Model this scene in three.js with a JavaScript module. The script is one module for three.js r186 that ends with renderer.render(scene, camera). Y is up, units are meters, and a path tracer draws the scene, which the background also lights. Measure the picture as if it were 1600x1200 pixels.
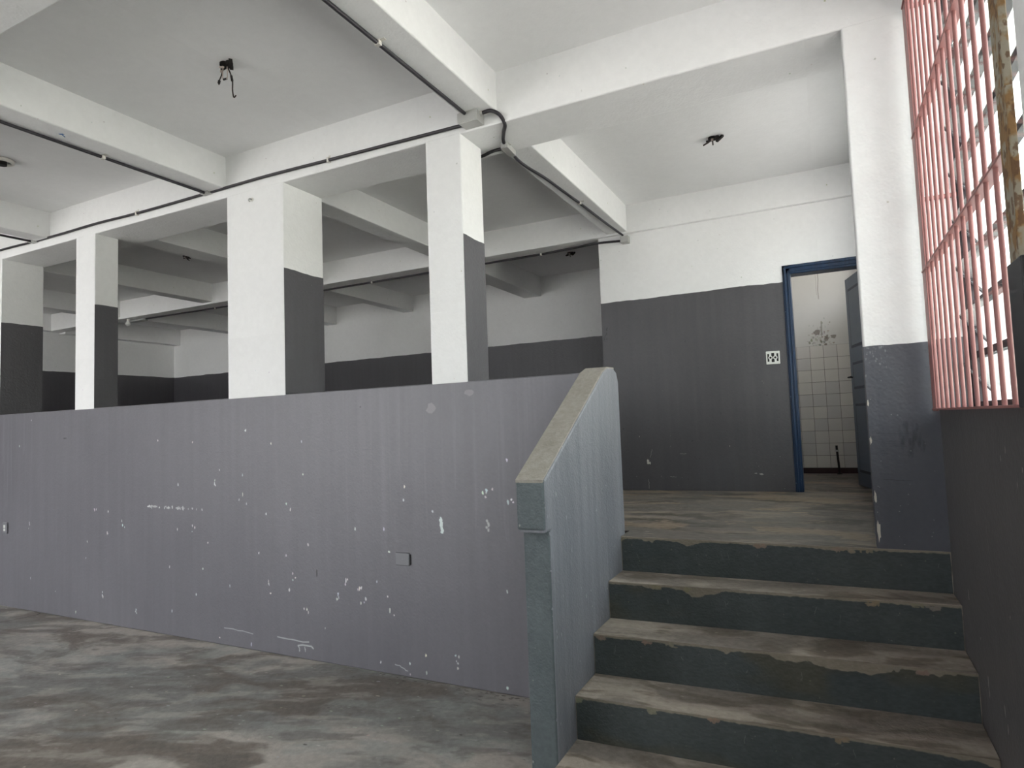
import * as THREE from 'three';
import { RoundedBoxGeometry } from 'three/addons/geometries/RoundedBoxGeometry.js';
import { mergeGeometries } from 'three/addons/utils/BufferGeometryUtils.js';

// ---------------------------------------------------------------- camera, sky, sun, exposure
const scene = new THREE.Scene();
const renderer = new THREE.WebGLRenderer({ antialias: true });
renderer.toneMapping = THREE.LinearToneMapping;
renderer.toneMappingExposure = 1.07;
renderer.shadowMap.enabled = true;
renderer.shadowMap.type = THREE.PCFSoftShadowMap;

const RAD = Math.PI / 180;
const camera = new THREE.PerspectiveCamera(62.33, 4 / 3, 0.05, 200);
camera.position.set(0, 1.64, 3.519);
camera.rotation.set(3.638 * RAD, 26.387 * RAD, -2.057 * RAD, 'YXZ');
scene.add(camera);

scene.background = new THREE.Color().setRGB(0.95, 0.97, 1.0);   // bright overcast sky
scene.backgroundIntensity = 7.0;

const sun = new THREE.DirectionalLight(new THREE.Color().setRGB(1, 0.97, 0.93), 20.0);
sun.position.set(-12, 38, -10);
sun.target.position.set(0, 0, 0);
sun.castShadow = true;
sun.shadow.mapSize.set(2048, 2048);
Object.assign(sun.shadow.camera, { left: -30, right: 30, top: 30, bottom: -30, near: 1, far: 90 });
scene.add(sun, sun.target);

// ---------------------------------------------------------------- random numbers and noise
function rng(seed) { let s = seed >>> 0; return () => { s = (s + 0x6D2B79F5) >>> 0; let t = s; t = Math.imul(t ^ (t >>> 15), t | 1); t ^= t + Math.imul(t ^ (t >>> 7), t | 61); return ((t ^ (t >>> 14)) >>> 0) / 4294967296; }; }
const PERM = (() => { const r = rng(7), p = new Float32Array(65536); for (let i = 0; i < 65536; i++) p[i] = r(); return p; })();
const lat = (x, y) => PERM[((x * 73 + y * 19349 + ((x * y) & 1023) * 7) & 65535)];
function vnoise(x, y) {
  const xi = Math.floor(x), yi = Math.floor(y); let fx = x - xi, fy = y - yi;
  fx = fx * fx * (3 - 2 * fx); fy = fy * fy * (3 - 2 * fy);
  const a = lat(xi, yi), b = lat(xi + 1, yi), c = lat(xi, yi + 1), d = lat(xi + 1, yi + 1);
  return a + (b - a) * fx + (c - a) * fy + (a - b - c + d) * fx * fy;
}
function fbm(x, y, o = 5) { let s = 0, a = 0.5, n = 0; for (let i = 0; i < o; i++) { s += a * vnoise(x, y); n += a; x = x * 2.03 + 17.3; y = y * 2.03 + 9.1; a *= 0.5; } return s / n; }
const smooth = (a, b, t) => { t = Math.min(1, Math.max(0, (t - a) / (b - a))); return t * t * (3 - 2 * t); };
const mix = (a, b, t) => a + (b - a) * t;
const mix3 = (a, b, t) => [mix(a[0], b[0], t), mix(a[1], b[1], t), mix(a[2], b[2], t)];

// ---------------------------------------------------------------- textures (canvas, sRGB 0..255), sizes in metres
function canvasTex(w, h, sizeU, sizeV, pixel, draw, offU = 0, offV = 0) {
  const c = document.createElement('canvas'); c.width = w; c.height = h;
  const g = c.getContext('2d'), im = g.createImageData(w, h), D = im.data;
  for (let j = 0; j < h; j++) for (let i = 0; i < w; i++) {
    const u = offU + (i + 0.5) / w * sizeU, v = offV + (1 - (j + 0.5) / h) * sizeV, p = pixel(u, v), k = (j * w + i) * 4;
    D[k] = p[0]; D[k + 1] = p[1]; D[k + 2] = p[2]; D[k + 3] = 255;
  }
  g.putImageData(im, 0, 0);
  if (draw) {
    const X = (u) => (u - offU) / sizeU * w, Y = (v) => (1 - (v - offV) / sizeV) * h, S = w / sizeU;
    draw(g, X, Y, S);
  }
  const t = new THREE.CanvasTexture(c);
  t.colorSpace = THREE.SRGBColorSpace; t.wrapS = t.wrapT = THREE.RepeatWrapping;
  t.magFilter = THREE.LinearFilter; t.anisotropy = 8;
  t.repeat.set(1 / sizeU, 1 / sizeV); t.offset.set(-offU / sizeU, -offV / sizeV);
  return t;
}
function grayTex(w, h, sizeU, sizeV, value) {
  const t = canvasTex(w, h, sizeU, sizeV, (u, v) => { const k = Math.max(0, Math.min(255, value(u, v) * 255)); return [k, k, k]; });
  t.colorSpace = THREE.NoColorSpace; return t;
}
function blob(g, x, y, rx, ry, r, n = 9) {   // irregular chip outline
  g.beginPath();
  for (let i = 0; i < n; i++) { const a = i / n * Math.PI * 2, k = 0.6 + 0.7 * r(); const px = x + Math.cos(a) * rx * k, py = y + Math.sin(a) * ry * k; i ? g.lineTo(px, py) : g.moveTo(px, py); }
  g.closePath(); g.fill();
}
function scratch(g, x0, y0, x1, y1, w, r) {
  g.lineWidth = w; g.beginPath(); g.moveTo(x0, y0);
  for (let i = 1; i <= 6; i++) g.lineTo(mix(x0, x1, i / 6) + (r() - 0.5) * w * 2, mix(y0, y1, i / 6) + (r() - 0.5) * w * 2);
  g.stroke();
}

const plasterBump = grayTex(512, 512, 1.5, 1.5, (u, v) => 0.6 * fbm(u * 14, v * 14, 4) + 0.4 * fbm(u * 90, v * 90, 2));
const roughBump = grayTex(512, 512, 1.0, 1.0, (u, v) => 0.5 * fbm(u * 40, v * 40, 4) + 0.5 * fbm(u * 160, v * 160, 2));
const trowelBump = grayTex(512, 512, 1.2, 1.2, (u, v) => 0.7 * fbm(u * 9, v * 38, 4) + 0.3 * fbm(u * 120, v * 120, 2));

const whiteMap = canvasTex(1024, 1024, 2.4, 2.4, (u, v) => {
  const n = fbm(u * 1.6, v * 1.6, 5), f = fbm(u * 30, v * 30, 3), k = 234 + (n - 0.5) * 9 + (f - 0.5) * 5;
  return [k, k, k];
}, (g, X, Y, S) => {
  const r = rng(11);
  for (let i = 0; i < 34; i++) { g.fillStyle = `rgba(${120 + r() * 60},${116 + r() * 60},${108 + r() * 60},${0.25 + r() * 0.4})`; blob(g, r() * 1024, r() * 1024, 1 + r() * 1.8, 1 + r() * 2.2, r); }
});
const ceilMap = canvasTex(1024, 1024, 3.2, 3.2, (u, v) => {
  const n = fbm(u * 0.9 + 4, v * 0.9, 5), s = fbm(u * 3.2 + fbm(u, v, 2) * 3, v * 1.4, 4), f = fbm(u * 26, v * 26, 3);
  const k = 236 + (n - 0.5) * 10 + (s - 0.5) * 6 + (f - 0.5) * 4;
  return [k, k, k];
});
const greyPaint = (u, v, s = 0) => {
  const n = fbm(u * 1.3 + s, v * 1.3, 5), st = fbm(u * 22 + s, v * 1.1, 3), f = fbm(u * 60, v * 60, 2);
  const k = (n - 0.5) * 12 + (st - 0.5) * 7 + (f - 0.5) * 4;
  return [81 + k, 79.5 + k, 83.5 + k];
};
const dadoMap = canvasTex(1024, 1024, 2.2, 2.2, (u, v) => greyPaint(u, v), (g, X, Y, S) => {
  const r = rng(5);
  for (let i = 0; i < 16; i++) { g.fillStyle = `rgba(200,200,198,${0.25 + r() * 0.35})`; blob(g, r() * 1024, r() * 1024, 0.8 + r() * 1.4, 1 + r() * 2.2, r, 7); }
  for (let i = 0; i < 12; i++) { g.fillStyle = `rgba(40,38,40,${0.2 + r() * 0.3})`; blob(g, r() * 1024, r() * 1024, 1 + r() * 2, 1 + r() * 3, r, 7); }
});
// chips where the photograph shows them, metres along the wall and above the floor
const CHIPS = [[-7.08, 1.85], [-7.29, 1.6], [-5.14, 1.61], [-4.7, 1.59], [-4.38, 1.36], [-4.12, 1.32], [-4.88, 1.24], [-4.43, 1.25], [-4.89, 0.87], [-4.69, 0.89], [-7.1, 0.82], [-5.83, 0.8], [-5.61, 0.89], [-6.14, 0.71], [-6.16, 0.56], [-4.52, 0.78], [-4.99, 0.56], [-4.58, 0.57], [-4.08, 1.67], [-6.01, 0.99], [-5.83, 0.99], [-4.16, 1.13], [-4.08, 1.1], [-4.12, 1.17], [-3.81, 1.56], [-3.66, 1.11], [-3.62, 1.07], [-3.87, 1.03], [-3.45, 0.82], [-3.95, 0.73], [-3.01, 0.95], [-2.59, 1.16], [-2.58, 1.25], [-1.96, 1.24], [-1.91, 1.24], [-1.96, 1.19], [-2.72, 0.81], [-1.8, 1.42], [-1.79, 1.17], [-3.5, 1.57], [-2.76, 0.96], [-2.36, 1.09], [-3.49, 1.33], [-3.67, 0.73], [-7.06, 0.31], [-5.89, 0.25], [-6.31, 0.06], [-5.43, 0.14], [-4.96, 0.2], [-4.66, 0.36], [-4.27, 0.46], [-4.04, 0.04], [-4.39, 0.05], [-6.64, 0.22], [-3.64, 0.48], [-3.48, 0.33], [-3.87, 0.52], [-3.58, 0.58], [-3.16, 0.46], [-3.1, 0.57], [-2.99, 0.54], [-2.83, 0.6], [-2.74, 0.51], [-2.95, 0.46], [-2.71, 0.4], [-3.3, 0.24], [-2.57, 0.09], [-2.57, 0.02], [-2.44, 0.16], [-2.44, 0.05], [-2.2, 0.18], [-2.2, 0.14], [-2.2, 0.11], [-1.83, 0.62], [-1.85, 0.04], [-2.81, 0.07], [-3.83, 0.44]];
const parapetMap = canvasTex(2048, 560, 7.2, 1.97, (u, v) => {
  const p = greyPaint(u, v, 3.7), run = Math.max(0, fbm(u * 34, v * 0.7 + 5, 3) - 0.5) * (v > 1.9 - 1.5 * fbm(u * 27 + 4, 1.5, 2) ? 26 : 0) * smooth(0.4, 0.62, fbm(u * 0.9 + 8, 3, 2));
  return [p[0] + 25 + run, p[1] + 25 + run, p[2] + 27 + run];
}, (g, X, Y, S) => {
  const r = rng(21);
  for (const [x, y] of CHIPS) {
    const n = r() < 0.3 ? 3 : 1;
    for (let k = 0; k < n; k++) { g.fillStyle = `rgba(${205 + r() * 30},${208 + r() * 28},${206 + r() * 28},${0.65 + r() * 0.3})`; blob(g, X(x + (r() - 0.5) * 0.05 * (n > 1)), Y(y + (r() - 0.5) * 0.06 * (n > 1)), S * (0.004 + r() * 0.005), S * (0.006 + r() * 0.009), r); }
  }
  g.fillStyle = 'rgba(212,222,220,0.95)';
  for (let k = 0; k < 7; k++) blob(g, X(-2.292 + (r() - 0.5) * 0.02), Y(1.002 + (k - 3) * 0.014), S * 0.013, S * 0.014, r);
  g.fillStyle = 'rgba(190,192,190,0.8)';
  for (let k = 0; k < 5; k++) blob(g, X(-1.955 + (r() - 0.5) * 0.03), Y(1.015 + (k - 2) * 0.014), S * 0.009, S * 0.01, r);
  for (let k = 0; k < 44; k++) { const t = k / 43; g.fillStyle = `rgba(222,224,222,${0.9 - 0.4 * t})`; if (r() < 0.85 - 0.45 * t) blob(g, X(mix(-5.272, -4.553, t)), Y(mix(1.052, 1.044, t) + (r() - 0.5) * 0.012), S * (0.004 + r() * 0.006), S * (0.005 + r() * 0.012), r); }
  g.strokeStyle = 'rgba(196,202,200,0.75)';
  scratch(g, X(-4.339), Y(0.131), X(-4.023), Y(0.123), 1.6, r); scratch(g, X(-3.769), Y(0.128), X(-3.459), Y(0.122), 2.4, r);
  scratch(g, X(-3.566), Y(0.086), X(-3.405), Y(0.088), 3.2, r); scratch(g, X(-3.56), Y(0.086), X(-3.545), Y(0.05), 2, r); scratch(g, X(-3.5), Y(0.085), X(-3.49), Y(0.055), 1.8, r);
  scratch(g, X(-2.693), Y(0.07), X(-2.585), Y(0.043), 1.8, r);
  g.fillStyle = 'rgba(168,166,162,0.35)'; blob(g, X(-2.35), Y(1.765), S * 0.035, S * 0.03, r); blob(g, X(-2.06), Y(1.855), S * 0.04, S * 0.025, r);
  g.fillStyle = 'rgba(50,48,50,0.6)'; blob(g, X(-6.5), Y(1.66), S * 0.03, S * 0.006, r); blob(g, X(-3.37), Y(0.62), S * 0.006, S * 0.03, r); blob(g, X(-2.94), Y(1.8), S * 0.008, S * 0.006, r);
}, -8.2, 0);
const doorWallMap = canvasTex(1024, 1100, 1.92, 2.06, (u, v) => greyPaint(u, v, 6.1), (g, X, Y, S) => {
  const r = rng(141), W = 'rgba(205,200,190,0.9)';
  g.fillStyle = W; for (let k = 0; k < 5; k++) blob(g, X(-1.678 + (r() - 0.5) * 0.03), Y(1.211 + (r() - 0.5) * 0.05), 6, 7, r);
  g.strokeStyle = 'rgba(170,168,164,0.7)'; scratch(g, X(-1.665), Y(1.25), X(-1.639), Y(1.335), 2, r); scratch(g, X(-1.69), Y(1.03), X(-1.691), Y(0.93), 2.4, r); scratch(g, X(-1.36), Y(1.287), X(-1.3), Y(1.286), 2.2, r); scratch(g, X(-1.47), Y(1.058), X(-1.41), Y(1.056), 2.2, r);
  g.fillStyle = 'rgba(186,182,176,0.85)'; blob(g, X(-0.655), Y(1.092), 8, 3, r); blob(g, X(-0.606), Y(1.086), 11, 4, r); blob(g, X(-0.881), Y(1.355), 2, 4, r); blob(g, X(-1.766), Y(1.468), 2, 4, r);
  g.fillStyle = 'rgba(46,44,46,0.5)'; for (let k = 0; k < 9; k++) blob(g, X(-2.078 + (r() - 0.5) * 0.05), Y(2.58 + (r() - 0.5) * 0.14), 2 + r() * 2, 5 + r() * 8, r);
  for (let k = 0; k < 12; k++) { g.fillStyle = `rgba(44,42,44,${0.2 + r() * 0.25})`; blob(g, X(-2 + r() * 1.6), Y(1 + r() * 1.7), 2 + r() * 4, 2 + r() * 4, r); }
  for (let k = 0; k < 20; k++) { g.fillStyle = `rgba(176,174,170,${0.25 + r() * 0.4})`; blob(g, X(-2 + r() * 1.6), Y(0.95 + r() * r() * 1.6), 0.8 + r() * 2, 0.8 + r() * 2, r, 7); }
}, -2.16, 0.88);
const rightWallMap = canvasTex(1024, 1024, 2.4, 1.7, (u, v) => { const p = greyPaint(u, v, 15); return [p[0] - 5, p[1] - 6, p[2] - 9]; }, (g, X, Y, S) => {
  const r = rng(151); g.fillStyle = 'rgba(170,164,154,0.75)';
  for (const [z, y, a, b] of [[1.179, 1.512, 2, 9], [1.113, 1.482, 2, 7], [1.352, 1.466, 2, 6], [1.285, 1.42, 2, 7], [0.371, 0.892, 3, 14], [0.636, 0.645, 3, 16], [0.641, 0.601, 3, 12], [0.88, 0.642, 3, 14], [0.904, 0.591, 3, 12], [1.064, 0.994, 2, 4], [0.554, 0.772, 2, 4]]) blob(g, X(z), Y(y), a, b, r, 9);
  g.strokeStyle = 'rgba(150,146,138,0.45)'; for (let k = 0; k < 10; k++) { const z = 0.3 + r() * 1.4, y = 0.5 + r() * 1.0; scratch(g, X(z), Y(y), X(z + 0.01), Y(y - 0.05 - r() * 0.05), 1.4, r); }
}, 0, 0);
const pillarMap = canvasTex(512, 1024, 0.66, 1.32, (u, v) => { const p = greyPaint(u, v, 21); return [p[0], p[1] + 3, p[2] + 7]; }, (g, X, Y, S) => {
  const r = rng(161);
  for (const [x, y] of [[0.319, 1.547], [0.358, 1.528], [0.379, 1.491], [0.331, 1.462], [0.30, 1.5], [0.345, 1.49]]) for (let k = 0; k < 7; k++) { g.fillStyle = `rgba(30,31,34,${0.06 + r() * 0.08})`; blob(g, X(x + (r() - 0.5) * 0.02), Y(y + (r() - 0.5) * 0.07), S * 0.007, S * (0.016 + r() * 0.018), r); }
  g.strokeStyle = 'rgba(40,42,46,0.5)'; for (let k = 0; k < 10; k++) { const y = 1.3 + r() * 0.25; scratch(g, X(0.19 + r() * 0.08), Y(y), X(0.24 + r() * 0.1), Y(y - 0.005), 1.2, r); }
  for (let k = 0; k < 26; k++) { g.fillStyle = `rgba(180,180,176,${0.3 + r() * 0.4})`; blob(g, X(0.17 + r() * 0.28), Y(0.85 + r() * 1.05), 0.8 + r() * 1.6, 0.8 + r() * 2, r, 7); }
  for (let k = 0; k < 40; k++) { g.fillStyle = `rgba(170,172,172,${0.15 + r() * 0.3})`; blob(g, X(0.17 + r() * 0.1), Y(1.95 - r() * r() * 0.18), 1 + r() * 3, 1 + r() * 5, r, 7); }
  g.fillStyle = 'rgba(178,172,162,0.8)'; blob(g, X(0.391), Y(0.91), 6, 5, r);
}, 0, 0.68);
const balMap = canvasTex(1024, 1024, 1.4, 2.1, (u, v) => {
  const p = greyPaint(u, v, 9), st = fbm(u * 26 + 2, v * 1.6, 4), k = (st - 0.5) * 24 + 36;
  return [p[0] + k + 1, p[1] + k + 4, p[2] + k + 7];
}, (g, X, Y, S) => {
  const r = rng(31);
  for (let i = 0; i < 46; i++) { g.fillStyle = `rgba(225,226,224,${0.4 + r() * 0.5})`; blob(g, r() * 1024, 300 + r() * 724, 1 + r() * 1.6, 2 + r() * 5, r, 7); }
  g.strokeStyle = 'rgba(180,180,180,0.5)';
  for (let i = 0; i < 22; i++) { const x = r() * 1024, y = 480 + r() * 540; scratch(g, x, y, x + (r() - 0.5) * 12, y + 20 + r() * 70, 1 + r() * 1.4, r); }
}, -0.2, 0);
const hallFloorMap = canvasTex(2048, 700, 6.8, 2.32, (u, v) => {
  const wx = fbm(u * 0.8, v * 1.1, 4), wy = fbm(u * 0.8 + 31, v * 1.1 + 7, 4), q = u * 0.94 + v * 0.34, t = v * 0.94 - u * 0.34;
  const a = fbm(q * 0.8 + wx * 3, t * 1.9 + wy * 3, 6), b = fbm(q * 1.4 + wy * 4 + 20, t * 4.2 + wx * 4, 6), e = fbm(q * 4 + 3 + wx * 2, t * 13 + wy * 3, 5), h = fbm(q * 2 + 60, t * 5 + wx * 5, 5), f = fbm(u * 45, v * 45, 3);
  let c = mix3([120, 120, 117], [172, 166, 158], smooth(0.36, 0.66, a));
  c = mix3(c, [101, 93, 85], 0.8 * smooth(0.5, 0.66, b)); c = mix3(c, [146, 151, 148], 0.55 * smooth(0.52, 0.68, h)); c = mix3(c, [178, 173, 165], 0.5 * smooth(0.56, 0.72, e)); c = mix3(c, [92, 88, 83], 0.45 * smooth(0.46, 0.3, e));
  const k = (f - 0.5) * 26 + 9; return [c[0] + k + 1, c[1] + k, c[2] + k];
}, (g, X, Y, S) => {
  const r = rng(41);
  for (let i = 0; i < 520; i++) { g.fillStyle = `rgba(${186 + r() * 36},${183 + r() * 36},${176 + r() * 36},${0.2 + r() * 0.5})`; blob(g, r() * 2048, r() * 700, 1 + r() * 4, 0.8 + r() * 2, r, 7); }
  for (let i = 0; i < 110; i++) { g.fillStyle = `rgba(58,54,50,${0.2 + r() * 0.5})`; blob(g, r() * 2048, r() * 700, 0.8 + r() * 3, 0.7 + r() * 1.8, r, 7); }
  for (let i = 0; i < 60; i++) { g.fillStyle = `rgba(54,48,44,${0.25 + r() * 0.4})`; blob(g, X(-2.9 + r() * 1.6), Y(-0.01 - r() * r() * 0.14), 1 + r() * 5, 0.8 + r() * 2, r, 8); }
  g.strokeStyle = 'rgba(44,40,37,0.9)'; scratch(g, X(-6.88), Y(0.0), X(-6.835), Y(-0.06), 3, r); scratch(g, X(-6.835), Y(-0.05), X(-6.86), Y(-0.2), 3, r); scratch(g, X(-6.86), Y(-0.2), X(-6.92), Y(-0.4), 3, r);
}, -7.8, -2.32);
const upperFloorMap = canvasTex(1536, 1536, 3.4, 3.4, (u, v) => {
  const w = fbm(u * 1.6, v * 1.6, 4), a = fbm(u * 1.4 + w * 3, v * 3.4 + w * 3, 6), b = fbm(u * 2.6 + 9, v * 5.5 + w * 3, 6), f = fbm(u * 40, v * 44, 3), h = fbm(u * 3 + 40 + w * 2, v * 7, 5);
  let c = mix3([96, 90, 84], [126, 115, 103], smooth(0.36, 0.64, a)); c = mix3(c, [57, 51, 46], 0.75 * smooth(0.5, 0.66, b)); c = mix3(c, [99, 96, 92], 0.5 * smooth(0.48, 0.66, h)); c = mix3(c, [134, 117, 97], 0.7 * smooth(0.56, 0.68, fbm(u * 2.2 + w * 2 + 71, v * 4.5, 6) + (f - 0.5) * 0.12));
  const k = (f - 0.5) * 26; return [c[0] + k, c[1] + k, c[2] + k];
}, (g, X, Y, S) => {
  const r = rng(51);
  for (let i = 0; i < 90; i++) { g.fillStyle = `rgba(${160 + r() * 30},${148 + r() * 26},${130 + r() * 24},${0.3 + r() * 0.45})`; blob(g, r() * 1536, r() * 1536, 3 + r() * 16, 1 + r() * 4, r, 13); }
  for (let i = 0; i < 60; i++) { g.fillStyle = `rgba(44,39,36,${0.25 + r() * 0.4})`; blob(g, r() * 1536, r() * 1536, 3 + r() * 18, 1 + r() * 4, r, 11); }
  g.fillStyle = 'rgba(150,134,112,0.75)'; blob(g, X(-0.22), Y(1.35), 26, 15, r, 15); blob(g, X(-0.13), Y(1.34), 18, 6, r, 13);
  g.strokeStyle = 'rgba(180,172,158,0.6)'; for (let i = 0; i < 14; i++) { const x = r() * 1536, y = r() * 1536; scratch(g, x, y, x + 30 + r() * 120, y + (r() - 0.5) * 40, 1 + r() * 1.6, r); }
}, -2.75, -0.1);
const treadMap = canvasTex(1024, 640, 1.8, 1.2, (u, v) => {
  const w = fbm(u * 2, v * 2, 3), a = fbm(u * 2.2 + w * 3, v * 7 + w * 2, 6), f = fbm(u * 50, v * 60, 3), b = fbm(u * 4 + 5, v * 11 + w * 3, 5);
  let c = mix3([118, 110, 103], [156, 146, 135], smooth(0.35, 0.65, a)); c = mix3(c, [88, 78, 68], 0.6 * smooth(0.54, 0.7, b));
  const k = (f - 0.5) * 26; return [c[0] + k, c[1] + k, c[2] + k];
}, (g) => { const r = rng(61); for (let i = 0; i < 120; i++) { g.fillStyle = `rgba(190,184,174,${0.2 + r() * 0.4})`; blob(g, r() * 1024, r() * 640, 1 + r() * 5, 0.6 + r() * 1.6, r, 7); } }, -1.2, -1.15);
function riserMap(seed) {      // green-grey paint, chipped back to concrete along the nosing
  const W = 1024, H = 128, r0 = rng(seed), o = r0() * 50;
  return canvasTex(W, H, 1.62, 0.2, (u, v) => {
    const n = fbm(u * 3 + o, v * 9, 4), st = fbm(u * 14 + o, v * 3, 3), f = fbm(u * 60, v * 160, 2), dirt = smooth(0.55, 0.75, fbm(u * 2.2 + o, v * 5 + 8, 4));
    const edge = 0.189 - 0.010 - 0.02 * Math.max(0, fbm(u * 7 + o, 2.5, 4) - 0.42) * 6 * smooth(0.3, 0.6, fbm(u * 2 + o, 9, 2));
    let c = mix3([54, 61, 63], [66, 72, 72], n); c = mix3(c, [70, 66, 52], 0.6 * dirt);
    const k = (f - 0.5) * 16 + (st - 0.5) * 10; c = [c[0] + k, c[1] + k, c[2] + k];
    const t = smooth(edge - 0.002, edge + 0.002, v + (f - 0.5) * 0.006);
    return mix3(c, [124 + k, 116 + k, 103 + k], t);
  }, (g, X, Y, S) => {
    for (let i = 0; i < 5; i++) { const x = r0() * W, c = [118 + r0() * 16, 108 + r0() * 12, 92 + r0() * 12]; for (let k = 0; k < 7; k++) { const q = (r0() - 0.5) * 10; g.fillStyle = `rgba(${c[0] + q},${c[1] + q},${c[2] + q},0.85)`; blob(g, x + (r0() - 0.5) * 30, Y(0.183) + r0() * 9, 3 + r0() * 9, 2 + r0() * 6, r0, 11); } }
    g.strokeStyle = 'rgba(136,138,134,0.45)';
    for (let i = 0; i < 6; i++) { const x = r0() * W, y = 24 + r0() * 50; scratch(g, x, y, x + (r0() - 0.5) * 16, y + 6 + r0() * 22, 0.8 + r0() * 0.8, r0); }
    for (let i = 0; i < 40; i++) { g.fillStyle = `rgba(${120 + r0() * 30},${118 + r0() * 30},${110 + r0() * 24},${0.15 + r0() * 0.35})`; blob(g, r0() * W, 14 + r0() * 110, 0.7 + r0() * 2.2, 0.7 + r0() * 2.2, r0, 7); }
  }, -1.12, 0);
}
const capMap = canvasTex(512, 512, 1.0, 1.0, (u, v) => { const n = fbm(u * 5, v * 5, 5), f = fbm(u * 60, v * 60, 3), k = (n - 0.5) * 26 + (f - 0.5) * 22; return [143 + k, 138 + k, 130 + k]; });
const noseMap = canvasTex(512, 512, 1.0, 1.0, (u, v) => { const n = fbm(u * 5, v * 5, 5), f = fbm(u * 60, v * 60, 3), k = (n - 0.5) * 14 + (f - 0.5) * 14; return [84 + k, 92 + k, 95 + k]; }, (g) => { const r = rng(77); for (let i = 0; i < 26; i++) { g.fillStyle = `rgba(170,168,160,${0.3 + r() * 0.4})`; blob(g, r() * 512, r() * 512, 1 + r() * 2, 1 + r() * 2, r, 7); } });
const blueMap = canvasTex(512, 512, 0.8, 0.8, (u, v) => { const n = fbm(u * 60, v * 3, 4), m = fbm(u * 6, v * 6, 4), k = (n - 0.5) * 30 + (m - 0.5) * 14; return [24 + k * 0.6, 48 + k * 0.9, 76 + k]; }, (g) => { const r = rng(83); for (let i = 0; i < 22; i++) { g.fillStyle = `rgba(150,170,190,${0.25 + r() * 0.4})`; blob(g, r() * 512, r() * 512, 1 + r() * 2.4, 2 + r() * 5, r, 7); } });
const leafMap = canvasTex(512, 512, 0.8, 0.8, (u, v) => { const n = fbm(u * 8, v * 8, 4), k = (n - 0.5) * 14; return [72 + k, 84 + k, 100 + k]; });
const rustMap = canvasTex(256, 1024, 0.3, 1.2, (u, v) => { const n = fbm(u * 30, v * 18, 5), m = fbm(u * 60 + 5, v * 40, 4); let c = mix3([150, 142, 126], [136, 104, 66], smooth(0.42, 0.58, n)); c = mix3(c, [92, 66, 46], 0.7 * smooth(0.58, 0.68, m)); return c; });
const bathMap = canvasTex(512, 1024, 1.6, 3.0, (u, v) => { const n = fbm(u * 2, v * 2, 4), k = 200 + (n - 0.5) * 12; return [k, k - 2, k - 7]; }, (g, X, Y, S) => {
  const r = rng(91);
  for (let i = 0; i < 70; i++) { const x = -0.03 + (r() + r() - 1) * 0.17, y = 2.46 + r() * r() * 0.42; g.fillStyle = `rgba(${96 + r() * 40},${90 + r() * 38},${82 + r() * 34},${0.2 + r() * 0.4})`; blob(g, X(x), Y(y), 1 + r() * 4, 1 + r() * 6, r); }
  g.fillStyle = 'rgba(118,111,102,0.7)'; blob(g, X(-0.075), Y(2.62), 12, 12, r, 13); blob(g, X(0.03), Y(2.54), 8, 14, r, 13); blob(g, X(0.1), Y(2.56), 9, 9, r, 13);
  g.fillStyle = 'rgba(150,146,138,0.8)'; blob(g, X(-0.02), Y(2.66), 3, 34, r, 13);
  g.strokeStyle = 'rgba(96,90,84,0.8)'; scratch(g, X(-0.022), Y(3.39), X(-0.03), Y(3.02), 1.6, r); g.strokeStyle = 'rgba(140,134,126,0.6)'; scratch(g, X(-0.05), Y(3.4), X(-0.045), Y(3.08), 1.2, r);
}, -0.9, 0.92);

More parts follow.
